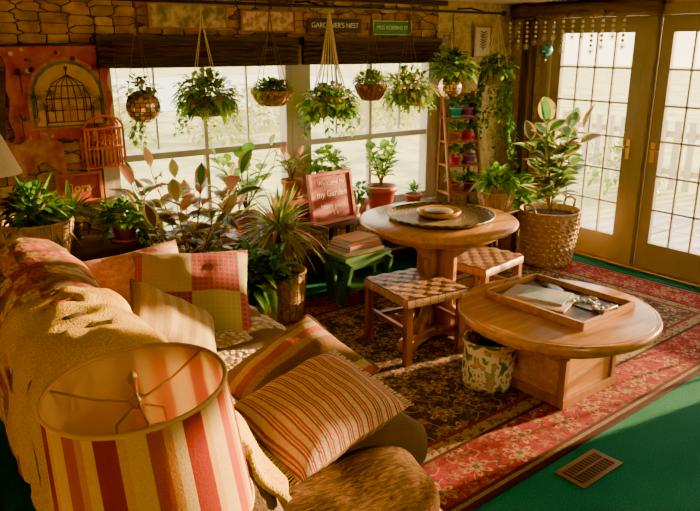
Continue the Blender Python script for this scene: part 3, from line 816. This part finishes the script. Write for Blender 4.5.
# ------------------------------------------------------------------ window bench + items
b = MB(); b.box((3.10, 4.36, .50), (2.0, .30, .035), dkw)
for x in (2.15, 3.1, 4.05):
    for y in (4.25, 4.48): b.box((x, y, .24), (.05, .05, .48), dkw)
b.box((3.10, 4.36, .2), (1.96, .26, .025), dkw)
b.done('plant_bench', bevel=.004)
BZ = .518
redp = M('red_pot', (.50, .08, .035), .4)
def potted(name, x, y, z, r, h, mat, fn):
    b = MB(); pot(b, r, h, mat); fn(b, h); return b.done(name, (x, y, z))
b = MB(); crt = wood('crate', (.34, .07, .035), (.50, .15, .06), 'x', .6); b.box((0, 0, .09), (.62, .2, .18), crt); 
for k in range(4): b.box((0, -.102, .03+k*.042), (.62, .006, .03), crt)
b.done('wooden_crate', (2.90, 4.46, BZ), bevel=.006)
potted('potted_croton', 2.70, 4.44, BZ+.185, .08, .14, terra, lambda b, h: broad(b, (0, 0, h), 5, .18, .10, .11, .05, [lf6, lf1, lf5], None, 5))
potted('potted_philodendron', 3.02, 4.44, BZ+.185, .085, .15, redp, lambda b, h: bush(b, (0, 0, h+.06), .13, 160, .09, .05, [lf2, lf1, lf2]))
potted('potted_lettuce_plant', 3.30, 4.38, BZ, .06, .11, M('pink_pot', (.7, .25, .25), .5), lambda b, h: bush(b, (0, 0, h+.05), .08, 60, .06, .035, [lf1, lf7]))
potted('potted_cactus', 3.17, 4.30, BZ+.0, .05, .10, M('cream_glaze', (.6, .5, .38), .4), lambda b, h: [b.ball((0, 0, h+.05), .035, lf7, 12, (1, 1, 1.8)), b.ball((.04, 0, h+.08), .018, lf7, 10, (1, 1, 1.6))])
potted('potted_ficus', 3.49, 4.36, BZ, .125, .20, redp, lambda b, h: broad(b, (0, 0, h), 6, .32, .11, .12, .08, [lf2, lf1], None, 9))
potted('potted_succulent', 3.84, 4.36, BZ, .07, .09, terra, lambda b, h: spiky(b, (0, 0, h), 40, .09, .02, [lf7, lf2], .2, .1, 3))
def sign(name, w, h, t_, mat, fr_, loc_, rot, lines, tm_, fw=.025):
    b = MB(); b.box((0, 0, 0), (w-.01, t_*.6, h-.01), mat)
    if fr_:
        for s1 in (-1, 1): b.box((s1*(w/2-fw/2), -.004, 0), (fw, t_, h), fr_); b.box((0, -.004, s1*(h/2-fw/2)), (w-2*fw, t_, fw), fr_)
    ob = b.done(name, loc_, rot, bevel=.002)
    for s_, z, sz in lines: text(s_, sz, (0, -t_*.3-.001, z), tm_, ob)
    return ob
cream = M('cream_letter', (.85, .72, .46), .7)
sign('garden_sign', .42, .38, .03, M('maroon_board', (.26, .016, .014), .6, var=(.36, .035, .02)), wood('red_frame', (.38, .045, .02), (.52, .10, .04), 'x'), (2.92, 4.24, .712), (d(-10), 0, d(6)),
     [('Welcome to', .11, .05), ('my Garden', .03, .065), ('happy place', -.06, .05), ('* * *', -.13, .05)], cream)
gp = M('green_paint', (.05, .15, .035), .5, var=(.08, .20, .05), scale=6)
b = MB(); b.box((0, 0, .36), (.44, .27, .03), gp); b.box((0, -.12, .17), (.40, .20, .025), gp)
for s1 in (-1, 1):
    b.box((s1*.19, .06, .175), (.03, .10, .35), gp, (-.12, 0, 0)); b.box((s1*.19, -.10, .17), (.03, .06, .35), gp, (.28, 0, 0)); b.box((s1*.19, 0, .30), (.03, .22, .05), gp)
b.box((0, -.12, .315), (.38, .02, .07), gp)
b.done('step_stool', (2.92, 3.92, .0), (0, 0, d(4)), bevel=.004)
b = MB(); z = .0
for w, dpt, h, c in ((.34, .24, .030, (.45, .28, .10)), (.32, .22, .018, (.13, .17, .26)), (.30, .23, .022, (.6, .12, .04)), (.28, .2, .015, (.5, .42, .25)), (.26, .19, .016, (.50, .22, .06))):
    m_ = M('book_%d' % int(w*100), c, .6); rz = R.uniform(-.12, .12)
    b.box((0, 0, z+h/2), (w-.01, dpt-.01, h-.006), paperw, (0, 0, rz)); b.box((0, 0, z+.0015), (w, dpt, .003), m_, (0, 0, rz)); b.box((0, 0, z+h-.0015), (w, dpt, .003), m_, (0, 0, rz)); b.box((math.sin(rz)*dpt/2, -dpt/2, z+h/2), (w, .004, h), m_, (0, 0, rz)); z += h
b.done('book_stack', (2.92, 3.94, .376), (0, 0, d(6)))

# ------------------------------------------------------------------ ladder shelf
b = MB(); lw = wood('ladder_wood', (.26, .08, .022), (.44, .17, .06), 'z', .5)
W_ = .34; HH = 1.42
for s1 in (-1, 1):
    b.tube([(s1*W_/2, -.34, 0), (s1*W_/2*.86, .0, HH)], .018, lw, 6); b.tube([(s1*W_/2, 0.02, 0), (s1*W_/2*.86, .02, HH-.04)], .013, lw, 6)
shelfz = [.28, .56, .80, 1.0, 1.2]
for z in shelfz:
    t = z/HH; y = -.34*(1-t); b.box((0, (y+.02)/2, z), (W_*(1-.12*t), abs(y)+.07, .018), lw)
b.box((0, .0, HH-.03), (W_*.86, .02, .03), lw)
ppk = M('magenta_pot', (.75, .08, .28), .4); pvi = M('violet_pot', (.40, .15, .60), .4); ptq = M('teal_pot', (.06, .40, .36), .4)
for z, its in zip(shelfz, [((-.07, ppk), (.08, terra)), ((-.08, terra), (.07, pvi)), ((-.07, ppk), (.07, pvi)), ((-.06, terra), (.06, ppk)), ((-.05, ptq), (.06, pvi))]):
    y = -.34*(1-z/HH)/2-.03
    for x, pm in its:
        pot(b, .055, .08, pm, (x, y, z+.01)); bush(b, (x, y, z+.12), .065, 70, .06, .03, [lf1, lf2, lf7, R.choice([lf5, lf1])], .7, 0)
        if R.random() < .5: trails(b, (x, y, z+.08), .05, 4, .08, .025, .018, [lf1, lf2])
b.done('plant_ladder_shelf', (4.42, 4.47, 0), (0, 0, d(-14)))

b = MB(); basket(b, .13, .16, .28, strawm); bush(b, (0, 0, .45), .24, 260, .15, .065, [lf1, lf3, lf2], 1, -.2); broad(b, (0, 0, .26), 7, .46, .18, .15, .08, [lf1, lf7], None, 6)
b.done('potted_peace_lily', (4.83, 4.18, 0))
b = MB(); b.box((0, 0, .46), (.34, .26, .03), dkw)
for sx in (-1, 1):
    for sy in (-1, 1): b.box((sx*.14, sy*.1, .225), (.03, .03, .45), dkw)
b.done('plant_stand', (4.38, 3.93, 0), bevel=.003)
b = MB(); basket(b, .11, .15, .16, strawl); bush(b, (0, 0, .22), .14, 200, .12, .04, [lf1, lf7, lf2], .9, 0)
b.done('potted_fern', (4.38, 3.93, .476))
b = MB(); basket(b, .18, .245, .47, strawl)
for k in range(10):
    z = .04+k*.042
    for i in range(24):
        a = 2*PI*(i+.5*(k % 2))/24; r = .19+.06*(z/.47)**.8
        b.ball((r*math.cos(a), r*math.sin(a), z), .02, strawl, 6, (1, 1, .62))
for s1 in (-1, 1): b.tube([(s1*.245, -.05, .45), (s1*.27, -.05, .53), (s1*.275, 0, .55), (s1*.27, .05, .53), (s1*.245, .05, .45)], .012, strawl, 6)
broad(b, (0, 0, .42), 6, .80, .20, .24, .13, [lf7, lf3, lf9, lf3], [lf4, lf4, lf8], 11, .3)
broad(b, (0, 0, .42), 4, .56, .10, .22, .12, [lf7, lf3], [lf4, lf8], 8, .3)
b.done('variegated_rubber_plant', (4.78, 3.68, 0))

# ------------------------------------------------------------------ left plants
b = MB(); pot(b, .15, .28, terra)
broad(b, (0, 0, .25), 10, .78, .36, .27, .085, [lf6, lf9, lf3, lf5], [lf5, lf4, lf5, lf8], 11, .45, 1.3)
broad(b, (0, 0, .25), 7, .58, .30, .25, .08, [lf9, lf3, lf6], [lf4, lf5, lf8], 10, .45, 1.3)
b.done('variegated_croton', (1.68, 4.0, .0))
b = MB(); basket(b, .13, .165, .33, strawm); b.tube([(0, 0, .28), (.01, 0, .45), (-.01, .01, .58)], [.025, .02, .022], stemm, 8)
spiky(b, (-.01, 0, .60), 180, .38, .020, [lf6, lf1, lf2, lf5, lf6], -.15, .55); spiky(b, (.06, .02, .48), 50, .32, .02, [lf6, lf5, lf2], 0, .6)
b.done('potted_dracaena', (2.30, 3.95, .0))
b = MB(); basket(b, .13, .16, .26, strawl); bush(b, (0, 0, .40), .22, 170, .17, .065, [lf3, lf1, lf3], .9, -.2, .5); broad(b, (0, 0, .25), 6, .30, .2, .16, .07, [lf3, lf1], None, 6)
b.done('potted_zz_plant', (1.95, 3.74, .0))
potted('potted_monstera', 2.28, 4.38, BZ, .09, .14, terra, lambda b, h: broad(b, (0, 0, h), 7, .44, .20, .15, .09, [lf2, lf1, lf2], None, 7))

b = MB(); b.box((0, 0, .65), (1.0, .36, .03), dkw); b.box((0, 0, .58), (.94, .30, .10), dkw)
for sx in (-1, 1):
    for sy in (-1, 1): b.box((sx*.45, sy*.14, .30), (.045, .045, .60), dkw)
b.done('console_table', (.98, 4.22, 0), bevel=.004)
b = MB(); basket(b, .15, .19, .20, strawl)
spiky(b, (0, 0, .18), 60, .28, .03, [lf1, lf3, lf6], .0, .6); bush(b, (0, 0, .26), .14, 110, .1, .045, [lf3, lf1], 1, 0)
b.done('wicker_planter', (.82, 4.10, .666))
b = MB(); pot(b, .08, .12, terra); bush(b, (0, 0, .15), .15, 200, .08, .05, [lf1, lf3, lf2], .6, -.2); trails(b, (0, 0, .12), .12, 14, .3, .045, .035, [lf1, lf3, lf2])
b.done('potted_pothos', (1.32, 4.13, .666))
b = MB(); pot(b, .06, .10, M('glaze_brown', (.2, .09, .05), .3)); spiky(b, (0, 0, .12), 36, .24, .03, [lf1, lf2], .2, .5)
b.done('potted_palm', (1.06, 4.32, .666))
b = MB(); b.lathe([(.001, 0), (.13, 0), (.13, .015), (.03, .03), (.001, .03)], black, seg=28); b.tube([(0, 0, .02), (0, 0, 1.25)], .01, black, 8)
lsm = M('linen_shade', (.80, .72, .54), .9, transl=.4)
b.lathe(taper(.17, 1.22, .09, 1.42), lsm, seg=40); b.tube([(-.09, 0, 1.41), (.09, 0, 1.41)], .003, black, 5)
b.done('floor_lamp', (.53, 3.66, 0))

# ------------------------------------------------------------------ wall art
def poly(b, pts, y, mat): b.add([(x, y, z) for x, z in pts], [tuple(range(len(pts)))], mat)
def circ(cx, cz, r, n=20, a0=0, a1=2*PI): return [(cx+r*math.cos(a0+(a1-a0)*k/n), cz+r*math.sin(a0+(a1-a0)*k/n)) for k in range(n)]
tr = M('tapestry_red', (.46, .030, .012), .9, var=(.58, .15, .018), scale=9, bump=.3)
ty = M('tapestry_gold', (.64, .33, .04), .9, var=(.52, .17, .025), scale=12); tb = M('tapestry_beige', (.60, .30, .07), .9, var=(.48, .12, .03), scale=16); tg = M('tapestry_green', (.09, .18, .04), .9, var=(.22, .22, .05), scale=30); tl = M('tapestry_line', (.16, .03, .02), .9); tcr = M('tapestry_cream', (.70, .50, .22), .9, var=(.62, .36, .10), scale=20)
b = MB(); 
vs = []; fs = []; nx, nz = 24, 20
for i in range(nx+1):
    for j in range(nz+1):
        x = -.30+.60*i/nx; z = -.27+.56*j/nz; vs.append((x+.012*math.sin(j*.9), .012*math.sin(i*1.1)*.4, z+.008*math.sin(i*1.3)))
for i in range(nx):
    for j in range(nz): a = i*(nz+1)+j; fs.append((a, a+nz+1, a+nz+2, a+1))
b.add(vs, fs, tr, True)
arch = lambda cx, z0, w, h: [(cx-w, z0), (cx+w, z0), (cx+w, z0+h)]+[(cx+w*math.cos(PI*k/10), z0+h+w*math.sin(PI*k/10)) for k in range(1, 10)]+[(cx-w, z0+h)]
poly(b, arch(.04, -.20, .235, .19), -.009, tb)
poly(b, arch(.04, -.19, .215, .18), -.010, tg)
poly(b, arch(.04, -.18, .195, .17), -.011, tcr)
for k in range(7):
    t_ = -1+2*k/6; b.tube([(.04+.13*t_, -.0135, -.16), (.04+.13*t_, -.0135, -.02), (.04+.09*t_, -.0135, .07), (.04, -.0135, .12)], .0028, tl, 4)
for zz, hw in ((-.16, .135), (-.09, .135), (-.02, .135), (.055, .10)): b.tube([(.04-hw, -.0135, zz), (.04+hw, -.0135, zz)], .003, tl, 4)
poly(b, arch(.04, -.16, .035, .07), -.015, ty); b.tube([(.04, -.0135, .12), (.04, -.0135, .155)], .004, tl, 4); poly(b, circ(.04, .16, .012, 10), -.015, tl)
for cx, cz in ((-.15, -.02), (.23, -.05), (-.24, -.14), (.24, .15), (-.22, .12), (-.06, .0), (.14, .0), (-.1, -.08), (.18, -.1)):
    b.tube([(cx, -.018, cz-.10), (cx, -.018, cz)], .003, tl, 4)
    for k in range(8):
        a = PI*k/7; b.leaf((cx, -.02, cz), (math.cos(a), -.05, math.sin(a)), .07, .018, .25, tg, 3)
for k in range(60):
    cx, cz = R.uniform(-.28, .28), R.uniform(-.25, .27)
    if (cx-.04)**2+(cz+.02)**2 < .05: continue
    poly(b, circ(cx, cz, R.uniform(.008, .018), 8), -.016, R.choice([ty, tcr, tg, tl]))
b.tube([(-.31, -.005, .29), (.31, -.005, .30)], .008, dkw)
b.done('wall_tapestry', (1.15, YW-.03, 1.51))
b = MB()
vs = []; fs = []
for i in range(17):
    for j in range(9):
        x = -.16+.32*i/16; z = -.10+.20*j/8-.04*math.sin(i*.5); vs.append((x, .01*math.sin(i*1.4+j*.3), z))
for i in range(16):
    for j in range(8): a = i*9+j; fs.append((a, a+9, a+10, a+1))
b.add(vs, fs, M('mustard_cloth', (.60, .32, .04), .9, var=(.46, .09, .02), scale=14), True)
b.done('wall_cloth', (.97, YW-.03, 1.17))
b = MB(); om = M('orange_metal', (.80, .18, .025), .5)
for z in (-.14, -.02, .10): b.box((0, -.05, z), (.24, .10, .012), om)
for sx in (-1, 1):
    for yy in (0, -.10): b.tube([(sx*.12, yy, -.16), (sx*.12, yy, .12)], .008, om, 5)
for yy in (-.10, -.01): 
    b.tube([(-.12, yy, .12), (-.09, yy, .16), (0, yy, .18), (.09, yy, .16), (.12, yy, .12)], .008, om, 5)
    for k in range(9): x = -.10+k*.025; b.tube([(x, yy, -.14), (x, yy, -.02 if k % 2 else .10)], .005, om, 4)
    for k in range(4): b.tube([(-.08+.05*k+.02*math.cos(t), yy, .04+.02*math.sin(t)) for t in [2*PI*q/12 for q in range(13)]], .005, om, 4)
b.done('orange_wire_shelf', (1.36, YW-.02, 1.20))
rp = M('red_print', (.50, .035, .018), .7, var=(.58, .11, .035), scale=20)
sign('framed_red_print', .29, .20, .02, rp, M('orange_frame', (.60, .17, .04), .5), (1.20, YW-.02, .93), (0, 0, 0), [('flora', .0, .08)], M('gold_letter', (.8, .55, .15), .6), .02)
b = MB(); b.box((0, 0, 0), (.04, .03, .62), dkw, (0, .12, 0)); b.done('wall_slat', (.80, YW-.02, 1.35))
wl2 = M('sign_white2', (.95, .92, .82), .5)
sign('street_sign', .40, .11, .012, M('sign_green', (.02, .26, .07), .4), M('sign_white', (.8, .76, .65), .5), (3.76, YW-.02, 1.935), (0, 0, 0), [('MISS ROBBINS ST', 0, .043)], wl2, .006)
sign('wooden_sign', .50, .11, .02, dkw, None, (3.20, YW-.02, 1.945), (0, 0, 0), [("GARDENER'S NEST", 0, .052)], wl2)
sign('panoramic_print', .56, .17, .02, mag_mat('landscape_print', (.70, .54, .32), (.22, .22, .15), 14), oak, (2.02, YW-.02, 1.985), (0, 0, 0), [], cream, .015)
sign('botanical_print', .44, .15, .02, mag_mat('botanic_print', (.74, .54, .32), (.46, .20, .12), 28), oakd, (2.62, YW-.02, 1.965), (0, 0, 0), [], cream, .012)
sign('framed_print', .18, .18, .02, M('dark_print', (.10, .09, .07), .5, var=(.55, .40, .22), scale=25), oak, (4.33, YW-.02, 1.82), (0, 0, 0), [], cream, .02)
ob = sign('leaf_print', .22, .28, .02, M('print_paper', (.78, .70, .46), .7), oak, (4.80, YW-.02, 1.83), (0, 0, 0), [], cream, .018)
b = MB()
b.tube([(0, 0, -.09), (0, 0, .08)], .002, lf3, 4)
for k in range(7):
    for sg in (-1, 1): b.leaf((0, 0, -.06+k*.022), (sg, -.05, .6), .06, .02, .1, lf3, 3)
b.done('printed_leaf', (0, -.012, 0), parent=ob)

# ------------------------------------------------------------------ exterior
gr = NT('lawn'); c_ = gr.coord(); n_ = gr.noise(c_, 1.3, 5); gmat = gr.bsdf(gr.ramp(n_, [(.35, (.26, .30, .10)), (.6, (.56, .50, .20))]), .9)
b = MB(); b.box((10, 10, -.30), (120, 120, .1), gmat); b.done('lawn')
b = MB(); b.box((2, 34, -.235), (50, 24, .02), M('hazy_pond_water', (.38, .42, .38), .25, spec=.8)); b.done('pond')  # pale base colour stands in for haze and sky reflection on the water
pal = M('patio_stone', (.56, .48, .36), .8, var=(.40, .35, .26), scale=3)
b = MB()
for i in range(5):
    for j in range(8): b.box((5.85+i*.62, -.6+j*.72, -.222), (.59, .69, .05), pal)
b.done('patio', bevel=.01)
b = MB(); fm = M('fence_wood', (.50, .42, .30), .8)
for k in range(46): b.box((9.9, -2+k*.22, .25), (.03, .10, 1.0), fm)
for z in (.0, .55): b.box((9.95, 3, z), (.04, 10.2, .09), fm)
b.done('picket_fence')
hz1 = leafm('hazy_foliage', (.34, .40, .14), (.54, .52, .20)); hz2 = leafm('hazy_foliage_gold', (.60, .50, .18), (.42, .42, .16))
def shrub(name, p, r, n, h=1.0, trunk=False, mats=(lf1, lf2, lf6)):
    b = MB()
    if trunk: b.tube([(0, 0, -r*h*1.2-.3), (0, 0, 0)], [.14, .08], rust, 8)
    for k in range(n):
        dd = rnd_dir(-.4, 1); q = R.uniform(.5, 1); e = (dd+rnd_dir()*.8).normalized(); b.leaf(V((dd.x*r*q, dd.y*r*q, dd.z*r*q*h)), e, r*.22, r*.13, .3, R.choice(mats), 2)
    return b.done(name, p)
for k, (x, y, r) in enumerate([(8.8, 5.6, .55), (8.9, 3.9, .32), (8.9, 2.6, .3)]):
    shrub('garden_shrub', (x, y, -.2+r*.55), r, 260)
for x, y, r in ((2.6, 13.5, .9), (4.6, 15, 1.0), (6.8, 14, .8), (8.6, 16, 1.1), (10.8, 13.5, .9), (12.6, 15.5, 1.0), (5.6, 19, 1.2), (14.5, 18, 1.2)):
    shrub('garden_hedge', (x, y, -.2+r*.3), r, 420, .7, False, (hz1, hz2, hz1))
for x, y in ((-1, 50), (6, 52), (14, 48), (24, 40)):
    shrub('garden_tree', (x, y, 3.4), 2.4, 420, 1.1, True)

# ------------------------------------------------------------------ lights
w = bpy.data.worlds.new('World'); scn.world = w; w.use_nodes = True; nt = w.node_tree; nt.nodes.clear()
tc = nt.nodes.new('ShaderNodeTexCoord'); sx = nt.nodes.new('ShaderNodeSeparateXYZ'); rp_ = nt.nodes.new('ShaderNodeValToRGB')
cr = rp_.color_ramp; cr.elements[0].position = 0; cr.elements[0].color = (1.0, .76, .42, 1); cr.elements[1].position = .5; cr.elements[1].color = (.80, .76, .66, 1)
e = cr.elements.new(.15); e.color = (1.0, .84, .56, 1)
bg = nt.nodes.new('ShaderNodeBackground'); bg.inputs[1].default_value = 9; wo = nt.nodes.new('ShaderNodeOutputWorld')
nt.links.new(tc.outputs['Generated'], sx.inputs[0]); nt.links.new(sx.outputs[2], rp_.inputs[0]); nt.links.new(rp_.outputs[0], bg.inputs[0]); nt.links.new(bg.outputs[0], wo.inputs[0])
sd = V((-1, .14, -.16)).normalized()
sl = bpy.data.lights.new('sun', 'SUN'); sl.energy = 50; sl.angle = math.radians(1.0); sl.color = (1, .64, .26)
so = bpy.data.objects.new('sun', sl); scn.collection.objects.link(so); so.rotation_euler = sd.to_track_quat('-Z', 'Y').to_euler()
b = MB(); b.lathe([(.001, -.10), (.08, -.095), (.15, -.06), (.17, -.02), (.17, 0), (.001, 0)], M('opal_glass', (.8, .75, .65), .3, transl=.5), seg=32); b.done('fill_fixture', (1.6, -.9, H))  # unseen fixture added behind the camera to go with the fill light
pl = bpy.data.lights.new('fill_light', 'AREA'); pl.shape = 'DISK'; pl.size = .4; pl.energy = 44; pl.color = (1, .76, .42)  # warm area light added as ambient fill for the room
po = bpy.data.objects.new('fill_light', pl); scn.collection.objects.link(po); po.location = (1.6, -.9, H-.12)
scn.view_settings.look = 'AgX - Punchy'
scn.view_settings.exposure = .42

# ------------------------------------------------------------------ camera
cam = bpy.data.cameras.new('Camera'); co = bpy.data.objects.new('Camera', cam); scn.collection.objects.link(co)
co.location = (0, 0, 1.8); co.rotation_euler = (math.radians(90-16.7), 0, math.radians(-36.1)); cam.sensor_width = 36; cam.lens = 36; cam.clip_start = .05
scn.camera = co
